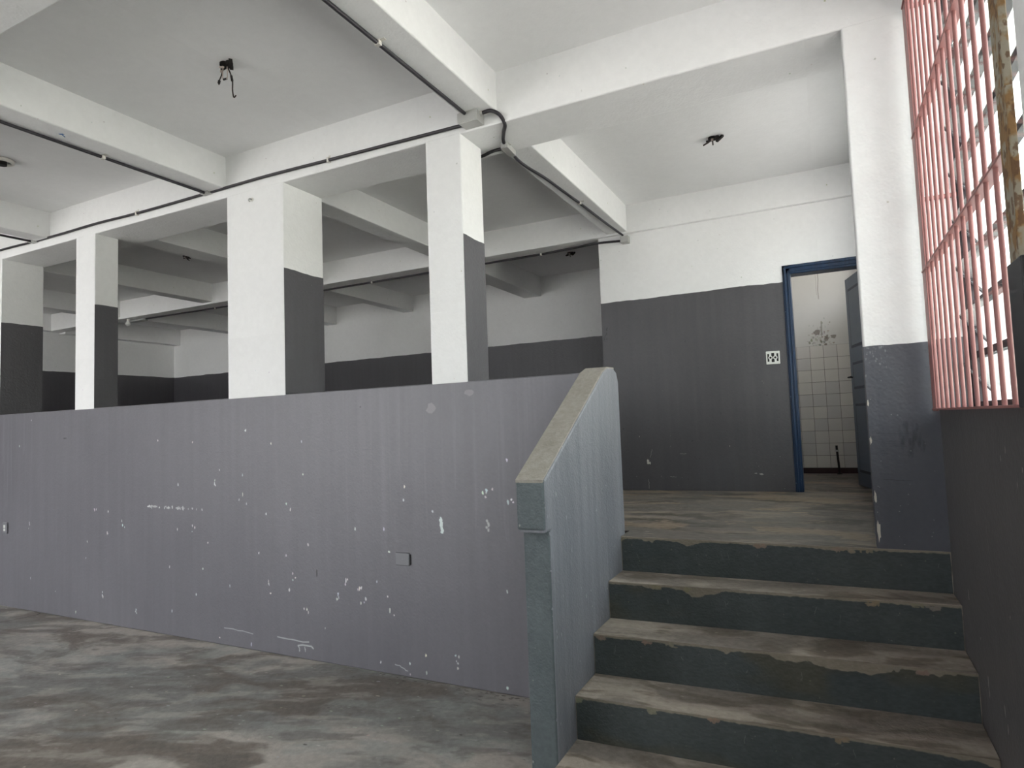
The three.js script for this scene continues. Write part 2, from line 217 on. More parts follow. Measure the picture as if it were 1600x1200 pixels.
// ---------------------------------------------------------------- materials
const M = (o) => new THREE.MeshStandardMaterial({ roughness: 0.85, metalness: 0, ...o });
const mat = {
  white: M({ map: whiteMap, roughness: 0.8, bumpMap: plasterBump, bumpScale: 0.003 }),
  ceiling: M({ map: ceilMap, roughness: 0.9, bumpMap: plasterBump, bumpScale: 0.0016 }),
  dado: M({ map: dadoMap, roughness: 0.42, bumpMap: plasterBump, bumpScale: 0.003 }),
  parapet: M({ map: parapetMap, roughness: 0.42, bumpMap: plasterBump, bumpScale: 0.0014 }),
  doorWall: M({ map: doorWallMap, roughness: 0.42, bumpMap: plasterBump, bumpScale: 0.002 }),
  rightWall: M({ map: rightWallMap, roughness: 0.5, bumpMap: plasterBump, bumpScale: 0.002 }),
  pillarDado: M({ map: pillarMap, roughness: 0.38, bumpMap: plasterBump, bumpScale: 0.003 }),
  bal: M({ map: balMap, roughness: 0.5, bumpMap: roughBump, bumpScale: 0.003 }),
  cap: M({ map: capMap, roughness: 0.9, bumpMap: roughBump, bumpScale: 0.004 }),
  nose: M({ map: noseMap, roughness: 0.6, bumpMap: roughBump, bumpScale: 0.005 }),
  hallFloor: M({ map: hallFloorMap, roughness: 0.5, bumpMap: trowelBump, bumpScale: 0.002 }),
  upperFloor: M({ map: upperFloorMap, roughness: 0.6, bumpMap: trowelBump, bumpScale: 0.003 }),
  tread: M({ map: treadMap, roughness: 0.7, bumpMap: roughBump, bumpScale: 0.003 }),
  blue: M({ map: blueMap, roughness: 0.35 }),
  leaf: M({ map: leafMap, roughness: 0.4 }),
  groove: M({ color: 0x14213a, roughness: 0.5 }),
  tile: [0, 1, 2].map((i) => M({ color: new THREE.Color(['#cfcbc6', '#c8c5c2', '#d3cfc8'][i]), roughness: 0.22 })),
  grout: M({ color: 0x6f6a64, roughness: 0.9 }),
  bath: M({ map: bathMap, roughness: 0.85 }),
  plinth: M({ color: 0x3a2426, roughness: 0.5 }),
  pink: M({ color: 0x90605d, roughness: 0.45 }),
  rust: M({ map: rustMap, roughness: 0.8, bumpMap: roughBump, bumpScale: 0.003 }),
  darkPaint: M({ color: 0x2b2a2d, roughness: 0.5 }),
  steel: M({ color: 0x2d272c, roughness: 0.55 }),
  glass: new THREE.MeshPhysicalMaterial({ color: 0xf8fcfa, transmission: 1, thickness: 0, roughness: 0.0, ior: 1.45 }),
  conduit: M({ color: 0x2d2a30, roughness: 0.45 }),
  alu: M({ color: 0xb9b9b6, roughness: 0.42, metalness: 0.35 }),
  clip: M({ color: 0xd6d3cc, roughness: 0.5, metalness: 0.1 }),
  black: M({ color: 0x15110f, roughness: 0.6 }),
  wire: M({ color: 0x2a1c16, roughness: 0.6 }),
  copper: M({ color: 0xc2b4aa, roughness: 0.45, metalness: 0.2 }),
  plastic: M({ color: 0xd9dad6, roughness: 0.35 }),
  greyPlate: M({ color: 0x77777c, roughness: 0.45 }),
  blueTape: M({ color: 0x3f6a9c, roughness: 0.5 }),
  rubble: M({ color: 0xbfb9af, roughness: 0.9 }),
  ground: M({ color: 0xb9b8b5, roughness: 0.95 }),
  facade: M({ color: 0xe6e3db, roughness: 0.9 }),
  iron: M({ color: 0x1d1714, roughness: 0.6 }),
};

// ---------------------------------------------------------------- building helpers
const taken = new Map();
function numbered(name) { const n = taken.get(name) ?? 0; taken.set(name, n + 1); return n ? `${name}_${String(n).padStart(3, '0')}` : name; }
function worldUV(geo) {         // metres, from the way each face points
  const g = geo.index ? geo.toNonIndexed() : geo; if (!g.attributes.normal) g.computeVertexNormals();
  const p = g.attributes.position, uv = new Float32Array(p.count * 2), a = new THREE.Vector3(), b = new THREE.Vector3(), c = new THREE.Vector3(), n = new THREE.Vector3();
  for (let i = 0; i < p.count; i += 3) {
    a.fromBufferAttribute(p, i); b.fromBufferAttribute(p, i + 1); c.fromBufferAttribute(p, i + 2);
    n.subVectors(b, a).cross(c.clone().sub(a)); const x = Math.abs(n.x), y = Math.abs(n.y), z = Math.abs(n.z);
    [a, b, c].forEach((q, k) => { const t = (i + k) * 2; if (y >= x && y >= z) { uv[t] = q.x; uv[t + 1] = -q.z; } else if (x >= z) { uv[t] = q.z; uv[t + 1] = q.y; } else { uv[t] = q.x; uv[t + 1] = q.y; } });
  }
  g.setAttribute('uv', new THREE.BufferAttribute(uv, 2)); return g;
}
const box = (x0, x1, y0, y1, z0, z1) => new THREE.BoxGeometry(x1 - x0, y1 - y0, z1 - z0).translate((x0 + x1) / 2, (y0 + y1) / 2, (z0 + z1) / 2);
const rbox = (x0, x1, y0, y1, z0, z1, r = 0.008) => new RoundedBoxGeometry(x1 - x0, y1 - y0, z1 - z0, 2, r).translate((x0 + x1) / 2, (y0 + y1) / 2, (z0 + z1) / 2);
const V = (...a) => new THREE.Vector3(...a);
const tube = (pts, r, seg = 40, rad = 8) => new THREE.TubeGeometry(new THREE.CatmullRomCurve3(pts.map((p) => V(...p)), false, 'centripetal'), seg, r, rad);
function rod(a, b, r, n = 8) { const A = V(...a), B = V(...b), d = B.clone().sub(A), g = new THREE.CylinderGeometry(r, r, d.length(), n); g.applyQuaternion(new THREE.Quaternion().setFromUnitVectors(V(0, 1, 0), d.clone().normalize())); const m = A.add(B).multiplyScalar(0.5); return g.translate(m.x, m.y, m.z); }
function bar(a, b, w, h) { const A = V(...a), B = V(...b), d = B.clone().sub(A), g = new THREE.BoxGeometry(w, h, d.length()); const m = new THREE.Matrix4().lookAt(B, A, V(0, 1, 0)); g.applyMatrix4(m); const c = A.add(B).multiplyScalar(0.5); return g.translate(c.x, c.y, c.z); }
const join = (list) => mergeGeometries(list.map((g) => { const q = worldUV(g); for (const k of Object.keys(q.attributes)) if (!['position', 'normal', 'uv'].includes(k)) q.deleteAttribute(k); return q; }));
function thing(name, label, category, [x, y, z], group) {
  const o = new THREE.Group(); o.name = numbered(name); o.position.set(x, y, z); scene.add(o);
  o.userData = { label, category }; if (group) o.userData.group = group; return o;
}
function struct(name, label, [x, y, z]) { const o = new THREE.Group(); o.name = numbered(name); o.position.set(x, y, z); scene.add(o); o.userData = { kind: 'structure', label }; return o; }
function part(name, geo, m, root, parent = root, label) {        // geo in world coordinates
  const g = (Array.isArray(geo) ? join(geo) : worldUV(geo)).translate(-root.position.x, -root.position.y, -root.position.z);
  const o = new THREE.Mesh(g, m); o.name = name; o.castShadow = o.receiveShadow = true; if (label) o.userData.label = label; parent.add(o); return o;
}
// a coat of paint with a hand-painted upper edge: u along the wall, faces +z ('z') or +x / -x ('x')
function coat(u0, u1, v0, top, at, facing, seed, amp = 0.004, th = 0.002, side = 0) {
  const r = rng(seed), s = new THREE.Shape(), n = Math.max(3, Math.round((u1 - u0) / 0.035));
  s.moveTo(u0, v0); s.lineTo(u1, v0);
  if (side) for (let i = 1; i < 40; i++) s.lineTo(u1 - r() * side, mix(v0, top, i / 40));
  let w = 0; for (let i = n; i >= 0; i--) { w = w * 0.6 + (r() - 0.5) * amp; s.lineTo(mix(u0, u1, i / n), top + w + amp * 0.6 * Math.sin(i * 0.37 + seed)); }
  s.closePath();
  const g = new THREE.ExtrudeGeometry(s, { depth: th, bevelEnabled: false });
  if (facing === 'z') g.translate(0, 0, at); else { g.rotateY(Math.PI / 2); g.translate(at, 0, 0); }   // 'x': u = -z
  return g;
}

// ---------------------------------------------------------------- measures (metres, from the photograph)
const XR = 0.46, XO = 0.74, XL = -12.49, ZB = -5.4, ZF = 7.3, YC = 3.9, YB = 3.563, YT = 3.64, HP = 1.928, DADO = 2.893, ZW = -2.958, FU = 0.921, FS = 0.989;

// ---------------------------------------------------------------- setting: floors, ceiling, walls
{
  const f = struct('floor', 'worn grey concrete floor of the lower hall', [0, 0, 0]);
  part('slab', box(XL - 0.3, XO, -0.25, 0, -0.2, ZF + 0.25), mat.hallFloor, f);
  const u = struct('floor', 'worn brown-grey floor of the raised level above the steps', [0, 0, 0]);
  const cut = (x0, x1, zf) => { const q = new THREE.ExtrudeGeometry(new THREE.Shape([[zf, 0.3], [zf, FS + zf * 0.023], [ZW, FU], [ZB, FU], [ZB, 0.3]].map(([z, y]) => new THREE.Vector2(-z, y))), { depth: x1 - x0, bevelEnabled: false }); return q.rotateY(Math.PI / 2).translate(x0, 0, 0); };
  part('slab', [cut(XL, -1.1, -0.2), cut(-1.1, XR, 0)], mat.upperFloor, u);
  const c = struct('ceiling', 'off-white plastered concrete ceiling between the beams', [0, YC, 0]);
  part('slab', box(XL - 0.3, XO + 0.5, YC, YC + 0.25, ZB - 0.3, ZF + 0.6), mat.ceiling, c);

  const b = struct('wall_back', 'far back wall, white over a dark grey band', [0, FU, ZB]);
  part('plaster', box(XL - 0.3, XO, 0, YC, ZB - 0.25, ZB), mat.white, b);
  part('dado_paint', coat(XL, -2.1, FU, DADO, ZB, 'z', 3), mat.dado, b, b, 'dark grey painted band');
  const l = struct('wall_left', 'far left end wall, white over a dark grey band', [XL, 0, 0]);
  part('plaster', box(XL - 0.25, XL, 0, YC, ZB, ZF), mat.white, l);
  part('dado_paint', coat(-ZF, -ZB, 0, DADO, XL, 'x', 4), mat.dado, l, l, 'dark grey painted band');

  const d = struct('wall_door', 'wall with the blue door, white over a dark grey band', [0, FU, ZW]);
  part('plaster', [box(-2.114, -0.30, 0.5, YC, ZW - 0.15, ZW), box(-0.30, 0.42, 2.99, YC, ZW - 0.15, ZW), box(0.42, XR, 0.5, YC, ZW - 0.15, ZW)], mat.white, d);
  part('dado_paint', coat(-2.114, -0.312, FU - 0.05, DADO + 0.003, ZW, 'z', 12, 0.006), mat.doorWall, d, d, 'dark grey painted band with scuffs');
  part('plaster_return', box(-2.114, -1.964, 0.5, YC, ZB, ZW - 0.15), mat.white, d);
  part('dado_paint', coat(2.958, 5.4, FU, DADO, -2.117, 'x', 13), mat.dado, d);

  const w = struct('wall_right', 'window wall on the right, dark grey below the sill', [XR, 0, 0]);
  const low = 1.636, head = YB - 0.01;
  part('sill_wall', [box(XR, XO, -0.25, low, 0.05, ZF), box(XR, XO, 0, low, ZB, 0.05)], mat.rightWall, w);
  part('lintel', box(XR, XO, head, YC, ZB, ZF), mat.white, w);
  part('pier', box(XR, XO, low, head, -0.6, 0.05), mat.white, w);
  part('dado_paint', coat(XR, 0.6, low, 1.965, 0.05, 'z', 17), mat.dado, w, w, 'grey lower part of the window reveal');
  part('pier', box(0.442, XO, low, head, 1.705, 2.1), mat.white, w); part('pier', box(XR, XO, low, head, 4.4, 4.8), mat.white, w); part('pier', box(XR, XO, low, head, 7.0, ZF), mat.white, w);
  part('pier', [box(XR, XO, low, head, ZB, -4.7), box(XR, XO, low, head, -3.3, -2.5), box(XR, XO, low, 2.95, -4.7, -3.3)], mat.white, w);

  const f2 = struct('wall_front', 'wall of open bays behind the viewer', [0, 0, ZF]);
  part('sill_wall', box(XL, XR, 0, 0.4, ZF, ZF + 0.2), mat.dado, f2);
  part('lintel', box(XL, XR, 3.5, YC, ZF, ZF + 0.2), mat.white, f2);
  for (const x of [-12.49, -8.5]) part('pier', box(x, x + 0.3, 0.4, 3.5, ZF, ZF + 0.2), mat.white, f2);
  part('pier', box(-5.0, XR, 0.4, 3.5, ZF, ZF + 0.2), mat.white, f2);

  const p = struct('wall_parapet', 'low grey painted wall along the raised floor, chipped and scuffed', [-5, 0, 0]);
  part('wall_body', rbox(XL, -1.2255, 0, HP, -0.22, 0, 0.008), mat.parapet, p);
}

// ---------------------------------------------------------------- beams
function beam(label, x0, x1, y0, z0, z1) { const b = struct('ceiling_beam', label, [(x0 + x1) / 2, y0, (z0 + z1) / 2]); part('beam', rbox(x0, x1, y0, YC + 0.02, z0, z1, 0.01), mat.white, b); }
beam('long white beam carried by the columns above the low wall', XL, XR, YB, -0.42, 0);
beam('long white beam above the door wall and the back room', XL, XR, 3.6, -3.13, -2.915);
beam('white beam crossing overhead in the top left corner', XL, XR, YB, 1.98, 2.4);
beam('white beam behind the viewer', XL, XR, YB, 4.4, 4.8);
[[-2.005, -1.784], [-4.492, -4.285], [-6.99, -6.79], [-9.5, -9.28], [-11.9, -11.7]].forEach(([a, b], i) => {
  beam(['white cross beam with conduit running to the corner junction box', 'white cross beam with conduit at upper left', 'white cross beam at the left picture edge', 'white cross beam left of the picture', 'white cross beam at the far left end'][i], a, b, YT, -0.01, 1.99);
  beam('white cross beam above the viewer', a, b, YT, 2.39, 4.41); beam('white cross beam behind the viewer', a, b, YT, 4.79, ZF);
});
[[-2.005, -1.784, 3.62], [-4.09, -3.85, 3.64], [-6.27, -5.98, 3.63], [-8.36, -8.14, 3.63], [-10.6, -10.36, 3.63], [-12.49, -12.35, 3.6]].forEach(([a, b, y], i) => beam(['white cross beam with bent conduit leading to the door wall', 'white cross beam seen between the wide column and the corner column', 'white cross beam seen left of the wide column', 'white cross beam seen behind the narrow column', 'white cross beam seen at the far left', 'white beam along the left end wall'][i], a, b, y, -2.93, -0.41));
[[-4.16, -3.87, 3.6], [-6.47, -6.26, 3.63], [-8.2, -7.96, 3.58], [-10.4, -10.16, 3.6], [-12.49, -12.28, 3.575]].forEach(([a, b, y], i) => beam(['white cross beam in the back room beside the door wall', 'white cross beam in the back room seen past the wide column', 'white cross beam in the back room beside the wide column', 'white cross beam in the back room far left', 'white beam along the end wall of the back room'][i], a, b, y, ZB, -3.12));

// ---------------------------------------------------------------- columns on the low wall
function column(label, x0, x1, depth, seed) {
  const c = thing('column', label, 'column', [(x0 + x1) / 2, HP, -depth / 2], 'columns on the low wall');
  part('shaft', rbox(x0, x1, HP - 0.01, YB + 0.01, -depth, 0.001, 0.009), mat.white, c);
  part('dado_paint', coat(0.0, depth - 0.004, HP, DADO, x1, 'x', seed, 0.005), mat.dado, c, c, 'grey painted lower half of the right face');
}
column('white column at the left picture edge with dark grey side', -8.15, -7.67, 0.4, 31);
column('narrow white column, second from left on the low wall', -6.35, -6.049, 0.221, 32);
column('wide white column in the middle of the low wall', -4.273, -3.653, 0.425, 33);
column('white column under the big junction box beside the stair', -2.338, -2.061, 0.285, 34);
{
  const c = thing('pillar', 'tall white and grey pillar beside the barred window at the stair', 'pillar', [0.3, FS, -0.05]);
  part('shaft', rbox(0.17, XR + 0.01, 0.7, YB + 0.01, -0.1, 0, 0.01), mat.white, c);
  part('dado_paint', [coat(0.168, XR, 0.7, 1.957, 0, 'z', 41, 0.006, 0.003), coat(0, 0.1, 0.7, 1.957, 0.167, 'x', 42, 0.005, 0.003)], mat.pillarDado, c, c, 'dark blue-grey painted lower part');
  const r = rng(9), s = (u, v, a, b) => { const k = new THREE.Shape(); for (let i = 0; i < 10; i++) { const t = i / 10 * Math.PI * 2, q = 0.6 + 0.6 * r(); const x = u + Math.cos(t) * a * q, y = v + Math.sin(t) * b * q; i ? k.lineTo(x, y) : k.moveTo(x, y); } return new THREE.ExtrudeGeometry(k, { depth: 0.0015, bevelEnabled: false }).translate(0, 0, 0.003); };
  part('bare_chip', [s(0.18, 1.07, 0.008, 0.05), s(0.175, 1.23, 0.005, 0.03), s(0.172, 1.5, 0.005, 0.02), s(0.172, 1.68, 0.005, 0.016)], mat.rubble, c, c, 'chipped edge showing pale plaster');
}

// ---------------------------------------------------------------- stairs
{
  const st = thing('staircase', 'dark painted concrete steps with worn bare treads', 'stairs', [-0.3, 0, 0.5]);
  const zs = [[0.262, 0.198], [0.525, 0.462], [0.795, 0.745], [1.06, 1.0]], X0 = -1.087, X1 = XR - 0.004;
  const prism = (zl0, zr0, zl1, zr1, y0, y1) => {          // four-cornered slab, skewed in plan
    const s = new THREE.Shape([new THREE.Vector2(X0, -zl1), new THREE.Vector2(X1, -zr1), new THREE.Vector2(X1, -zr0), new THREE.Vector2(X0, -zl0)]);
    return new THREE.ExtrudeGeometry(s, { depth: y1 - y0 - 0.006, bevelEnabled: true, bevelThickness: 0.003, bevelSize: 0.003, bevelSegments: 2 }).rotateX(-Math.PI / 2).translate(0, y0 + 0.003, 0);
  };
  const riser = (zl, zr, y0, y1, seed) => {
    const g = new THREE.PlaneGeometry(X1 - X0, y1 - y0, 1, 1).translate((X0 + X1) / 2, (y0 + y1) / 2, 0), p = g.attributes.position;
    for (let i = 0; i < p.count; i++) p.setZ(i, mix(zl, zr, (p.getX(i) - X0) / (X1 - X0)));
    g.computeVertexNormals(); const q = worldUV(g); const uv = q.attributes.uv; for (let i = 0; i < uv.count; i++) uv.setY(i, uv.getY(i) - y1 + 0.189);
    return q;
  };
  const put = (name, g, m) => { g.translate(-st.position.x, -st.position.y, -st.position.z); const o = new THREE.Mesh(g, m); o.name = name; o.castShadow = o.receiveShadow = true; st.add(o); };
  let pl = 0.01, pr = 0.004;
  part('landing_edge', prism(-0.03, -0.03, 0.008, 0.002, 0.05, FS - 0.001), mat.tread, st, st);
  put('riser', riser(0.0125, 0.0065, 0.8, FS - 0.002, 1), M({ map: riserMap(101), roughness: 0.5, bumpMap: roughBump, bumpScale: 0.003 }));
  zs.forEach(([zl, zr], i) => {
    const y = FS - 0.189 * (i + 1);
    part('tread', prism(pl - 0.02, pr - 0.02, zl, zr, y - 0.2, y), mat.tread, st);
    put('riser', riser(zl + 0.0045, zr + 0.0045, y - (i === 3 ? 0.233 : 0.189), y - 0.003, i), M({ map: riserMap(110 + i), roughness: 0.5, bumpMap: roughBump, bumpScale: 0.003 }));
    pl = zl; pr = zr;
  });
}
{
  const b = thing('stair_balustrade', 'sloping grey stair wall with bare concrete top and overhanging nose', 'balustrade', [-1.16, 0, 0.5]);
  const prof = [[-0.075, 0], [0.985, 0], [0.985, 1.19], [1.03, 1.19], [1.03, 1.395], [0.18, 1.898], [0.10, 1.925], [0.0, 1.928], [-0.05, 1.91], [-0.075, 1.86]];
  const ext = (pts, x0, x1, bev) => { const g = new THREE.ExtrudeGeometry(new THREE.Shape(pts.map(([z, y]) => new THREE.Vector2(-z, y))), { depth: x1 - x0 - 2 * bev, bevelEnabled: bev > 0, bevelThickness: bev, bevelSize: bev, bevelSegments: 2 }); g.rotateY(Math.PI / 2); return g.translate(x0 + bev, 0, 0); };
  part('wall_body', ext(prof, -1.225, -1.092, 0.012), mat.bal, b);
  const top = [[1.046, 1.40], [0.184, 1.912], [0.10, 1.940], [-0.02, 1.944], [-0.02, 1.936], [0.10, 1.932], [0.18, 1.904], [1.046, 1.392]];
  part('bare_top', ext(top, -1.228, -1.098, 0.003), mat.cap, b, b, 'bare concrete top');
  part('nose_block', rbox(-1.228, -1.096, 1.186, 1.402, 0.99, 1.048, 0.012), mat.nose, b, b, 'overhanging front block painted green-grey');
  const r = rng(303), lumps = [];                       // crumbly plaster along the outer edge
  const lump = (x, y, z) => { const q = 0.003 + r() * 0.005, m = new THREE.IcosahedronGeometry(q, 0); m.scale(0.5 + r() * 0.4, 0.8 + r() * 1.4, 0.8 + r() * 0.8).rotateX(r() * 3).translate(x, y, z); lumps.push(m); };
  for (let k = 0; k < 130; k++) { const t = r(), z = mix(1.03, 0.16, t), y = mix(1.398, 1.912, t); lump(-1.102 + r() * 0.003, y - 0.006 - r() * r() * 0.03, z); }
  for (let k = 0; k < 60; k++) lump(-1.101 + r() * 0.002, mix(1.19, 1.39, r()), 1.03 - r() * r() * 0.04);
  for (let k = 0; k < 120; k++) lump(-1.101 + r() * 0.002, mix(0.02, 1.18, r()), 0.99 - r() * r() * 0.035);
  part('crumbly_edge', lumps, mat.bal, b, b, 'rough crumbly plaster edge').userData.kind = 'stuff';
  part('front_face', rbox(-1.222, -1.098, 0, 1.18, 0.96, 1.001, 0.01), mat.nose, b, b, 'green-grey painted front face');
}

// ---------------------------------------------------------------- barred window, steel window behind it
{
  const g = thing('window_grille', 'faded red iron bars over the window at the right edge', 'grille', [0.43, 1.64, 0.8]);
  const x = 0.43, z0 = 0.072, z1 = 1.598, ys = [1.64, 2.269, 2.901, 3.53];
  part('frame_flat', rbox(x - 0.005, x + 0.005, 1.632, 3.54, z0, 0.172, 0.002), mat.pink, g, g, 'wide flat side bar');
  for (const y of ys) part('flat_bar', rbox(x - 0.011, x + 0.025, y - 0.004, y + 0.004, z0 + 0.02, z1, 0.0015), mat.pink, g);
  for (let k = 0; k < 12; k++) part('rod', rod([x, 1.64, 0.221 + k * 0.1149], [x, 3.535, 0.221 + k * 0.1149], 0.0066, 10), mat.pink, g);
  for (const y of [2.615, 3.548]) part('tie_bar', box(x, 0.6, y - 0.012, y + 0.006, 0.062, 0.075), mat.pink, g, g, 'short anchor bar');
  const p = thing('steel_post', 'rusty steel post at the end of the window bars, dark painted foot', 'post', [0.425, 1.636, 1.65]);
  part('upper_post', rbox(0.418, 0.436, 1.975, 3.553, 1.60, 1.68, 0.003), mat.rust, p, p, 'peeling rusty upper part');
  part('lower_post', rbox(0.400, 0.438, 1.636, 1.975, 1.65, 1.77, 0.004), mat.darkPaint, p, p, 'near-black painted foot');

  function steelWindow(za, zb, label) {
    const w = struct('window_' + (steelWindow.n = (steelWindow.n ?? 0) + 1), label, [0.6, 1.64, (za + zb) / 2]);
    const xx = 0.6, y0 = 1.652, dy = 0.2165, rows = 8, top = 3.553;
    part('jamb', rbox(xx - 0.02, xx + 0.02, 1.636, top, za, za + 0.035, 0.003), mat.steel, w); part('jamb', rbox(xx - 0.02, xx + 0.02, 1.636, top, zb - 0.035, zb, 0.003), mat.steel, w);
    for (let i = 0; i <= rows; i++) part('muntin', rbox(xx - 0.016, xx + 0.016, y0 + i * dy - 0.015, y0 + i * dy + 0.015, za + 0.03, zb - 0.03, 0.002), mat.steel, w);
    for (let i = 0; i < rows; i++) {            // tilted louvre panes with thin side arms
      const y = y0 + (i + 0.55) * dy, a = 38 * RAD, hh = dy * 0.4, dx = Math.sin(a) * hh, dyy = Math.cos(a) * hh;
      const pane = part('pane', bar([xx - dx, y + dyy, 0], [xx + dx, y - dyy, 0], zb - za - 0.11, 0.004).translate(0, 0, (za + zb) / 2), mat.glass, w);
      for (const zz of [za + 0.045, zb - 0.045]) part('side_arm', bar([xx - dx, y + dyy, zz], [xx + dx, y - dyy, zz], 0.006, 0.012), mat.steel, w, pane);
    }
  }
  steelWindow(0.05, 1.71, 'steel louvre window behind the red bars');
  steelWindow(2.1, 4.4, 'steel louvre window beside the viewer');
  steelWindow(-2.5, -0.6, 'steel louvre window beside the stair landing, hidden by the pillar');
  steelWindow(4.8, 7.0, 'steel louvre window behind the viewer');
}

// ---------------------------------------------------------------- door and washroom
{
  const d = struct('door_1', 'open blue panelled door in a blue frame', [0.06, FU, ZW]);
  const jamb = (x0, x1, y0, y1) => [rbox(x0, x1, y0, y1, ZW - 0.155, ZW + 0.018, 0.006)];
  part('jamb', [rbox(-0.316, -0.25, FU, 3.045, ZW - 0.02, ZW + 0.012, 0.004), rbox(-0.304, -0.285, FU, 3.03, ZW, ZW + 0.024, 0.006), rbox(-0.272, -0.262, FU, 2.985, ZW, ZW + 0.02, 0.004), rbox(-0.285, -0.247, FU, 3.0, ZW - 0.155, ZW + 0.006, 0.004)], mat.blue, d);
  part('head', [rbox(-0.316, 0.45, 2.962, 3.045, ZW - 0.02, ZW + 0.012, 0.004), rbox(-0.304, 0.44, 3.012, 3.031, ZW, ZW + 0.024, 0.006), rbox(-0.272, 0.43, 2.978, 2.988, ZW, ZW + 0.02, 0.004), rbox(-0.285, 0.42, 2.958, 3.0, ZW - 0.155, ZW + 0.006, 0.004)], mat.blue, d);
  part('jamb', [rbox(0.385, 0.45, FU, 3.045, ZW - 0.02, ZW + 0.012, 0.004), rbox(0.38, 0.42, FU, 3.0, ZW - 0.155, ZW + 0.006, 0.004)], mat.blue, d);
  // leaf, swung into the washroom
  const hx = 0.372, hz = -2.99, fx = 0.236, fz = -3.56, L = Math.hypot(fx - hx, fz - hz), ang = Math.atan2(fx - hx, fz - hz);
  const place = (g) => g.rotateY(ang).translate(hx, 0, hz);       // local: z along the leaf from hinge, x thickness (+x towards the wall)
  const leaf = part('leaf', place(rbox(-0.018, 0.018, FU + 0.01, 2.95, 0, L, 0.003)), mat.leaf, d);
  for (const [y0, y1] of [[FU + 0.14, 1.72], [1.86, 2.12], [2.26, 2.84]]) for (const s of [-1, 1]) {
    part('panel_groove', place(new THREE.BoxGeometry(0.004, y1 - y0, L - 0.16).translate(s * 0.018, (y0 + y1) / 2, L / 2)), mat.groove, d, leaf);
    part('panel', place(new RoundedBoxGeometry(0.012, y1 - y0 - 0.05, L - 0.22, 2, 0.004).translate(s * 0.017, (y0 + y1) / 2, L / 2 + 0.01)), mat.leaf, d, leaf);
  }
  part('handle', [place(rod([0.018, 1.98, L - 0.05], [0.06, 1.98, L - 0.05], 0.008)), place(rod([-0.018, 1.98, L - 0.05], [-0.07, 1.98, L - 0.05], 0.008)), place(rod([-0.07, 1.98, L - 0.05], [-0.07, 1.98, L - 0.15], 0.007)), place(rod([0.06, 1.98, L - 0.05], [0.06, 1.98, L - 0.15], 0.007))], mat.black, d, leaf);

  const z = -5.0, w = struct('wall_washroom', 'washroom wall, half tiled in off-white, mouldy plaster above', [0, FU, z]);
  part('plaster', box(-0.9, XO, FU, YC, z - 0.2, z), mat.bath, w);
  part('grout', box(-0.9, XR, FU, 2.458, z, z + 0.004), mat.grout, w);
  part('side_wall', box(-0.9 - 0.12, -0.9, FU, YC, z, ZW - 0.15), mat.bath, w);
  const r = rng(4), tg = worldUV(rbox(-0.0717, 0.0717, -0.0717, 0.0717, 0, 0.007, 0.0015));
  for (let j = 0; j < 10; j++) for (let i = 0; i < 9; i++) {
    const x = -0.871 + 0.0735 + i * 0.147 - 0.0265, y = 0.988 + 0.0735 + j * 0.147; if (x + 0.07 > XR) continue;
    const o = new THREE.Mesh(tg, mat.tile[Math.floor(r() * 3)]); o.name = 'tile'; o.castShadow = o.receiveShadow = true; o.position.set(x - w.position.x, y - w.position.y, z + 0.002 - w.position.z); o.rotation.set((r() - 0.5) * 0.006, (r() - 0.5) * 0.006, 0); w.add(o);
  }
  const bb = struct('baseboard_washroom', 'dark red-brown plinth below the tiles', [0, FU, z]);
  part('plinth', rbox(-0.9, XR, FU, 0.986, z, z + 0.014, 0.003), mat.plinth, bb);
  const p = thing('pipe_stub', 'short dark pipe standing up from the washroom floor', 'pipe', [0.07, FU, -4.88]);
  part('pipe', tube([[0.072, FU, -4.88], [0.066, 1.06, -4.885], [0.058, 1.2, -4.89], [0.056, 1.255, -4.89]], 0.013, 20, 10), mat.iron, p);
  part('coupling', rod([0.0592, 1.185, -4.89], [0.0582, 1.205, -4.89], 0.02, 12), mat.alu, p, p, 'bright metal coupling');
  part('flange', rod([0.072, FU, -4.88], [0.072, FU + 0.012, -4.88], 0.03, 14), mat.iron, p);
}

// ---------------------------------------------------------------- conduits, junction boxes
function conduit(label, pts, r, clips, boxed = false) {
  const c = thing('conduit', label, 'conduit', pts[0]);
  part('pipe', tube(pts, r, Math.max(30, pts.length * 10), 8), mat.conduit, c);
  for (const [x, y, z, ax] of clips) {
    const g = ax === 's' ? [rbox(x - 0.009, x + 0.009, y - 0.018, y + 0.012, z - 0.016, z + 0.014, 0.003)] : ax === 'x' ? [rbox(x - 0.009, x + 0.009, y - 0.018, y + 0.02, z - 0.014, z + 0.014, 0.003), rbox(x - 0.009, x + 0.009, y + 0.014, y + 0.04, z - 0.014, z - 0.01, 0.001)] : [rbox(x - 0.016, x + 0.016, y - 0.014, y + 0.014, z - 0.012, z + 0.012, 0.003), rbox(x + 0.012, x + 0.045, y + 0.008, y + 0.012, z - 0.01, z + 0.01, 0.001)];
    part('clip', g, mat.clip, c, c, 'pale metal clip');
  }
}
conduit('dark conduit along the beam soffit ending at the big junction box', [[-1.967, 3.628, 1.985], [-1.967, 3.628, 1.0], [-1.962, 3.628, 0.105]], 0.0115, [[-1.965, 3.628, 0.97, 'z']]);
conduit('dark conduit along the beam face from big box to the middle box', [[-2.02, 3.606, 0.014], [-3.18, 3.627, 0.014], [-3.78, 3.639, 0.014], [-4.46, 3.638, 0.014]], 0.0115, [[-3.18, 3.627, 0.012, 'x']]);
conduit('dark conduit along the beam face from middle box to left box', [[-4.5, 3.637, 0.014], [-5.41, 3.636, 0.014], [-6.0, 3.648, 0.014], [-6.5, 3.645, 0.014], [-7.01, 3.644, 0.014]], 0.0115, [[-5.41, 3.636, 0.012, 'x']]);
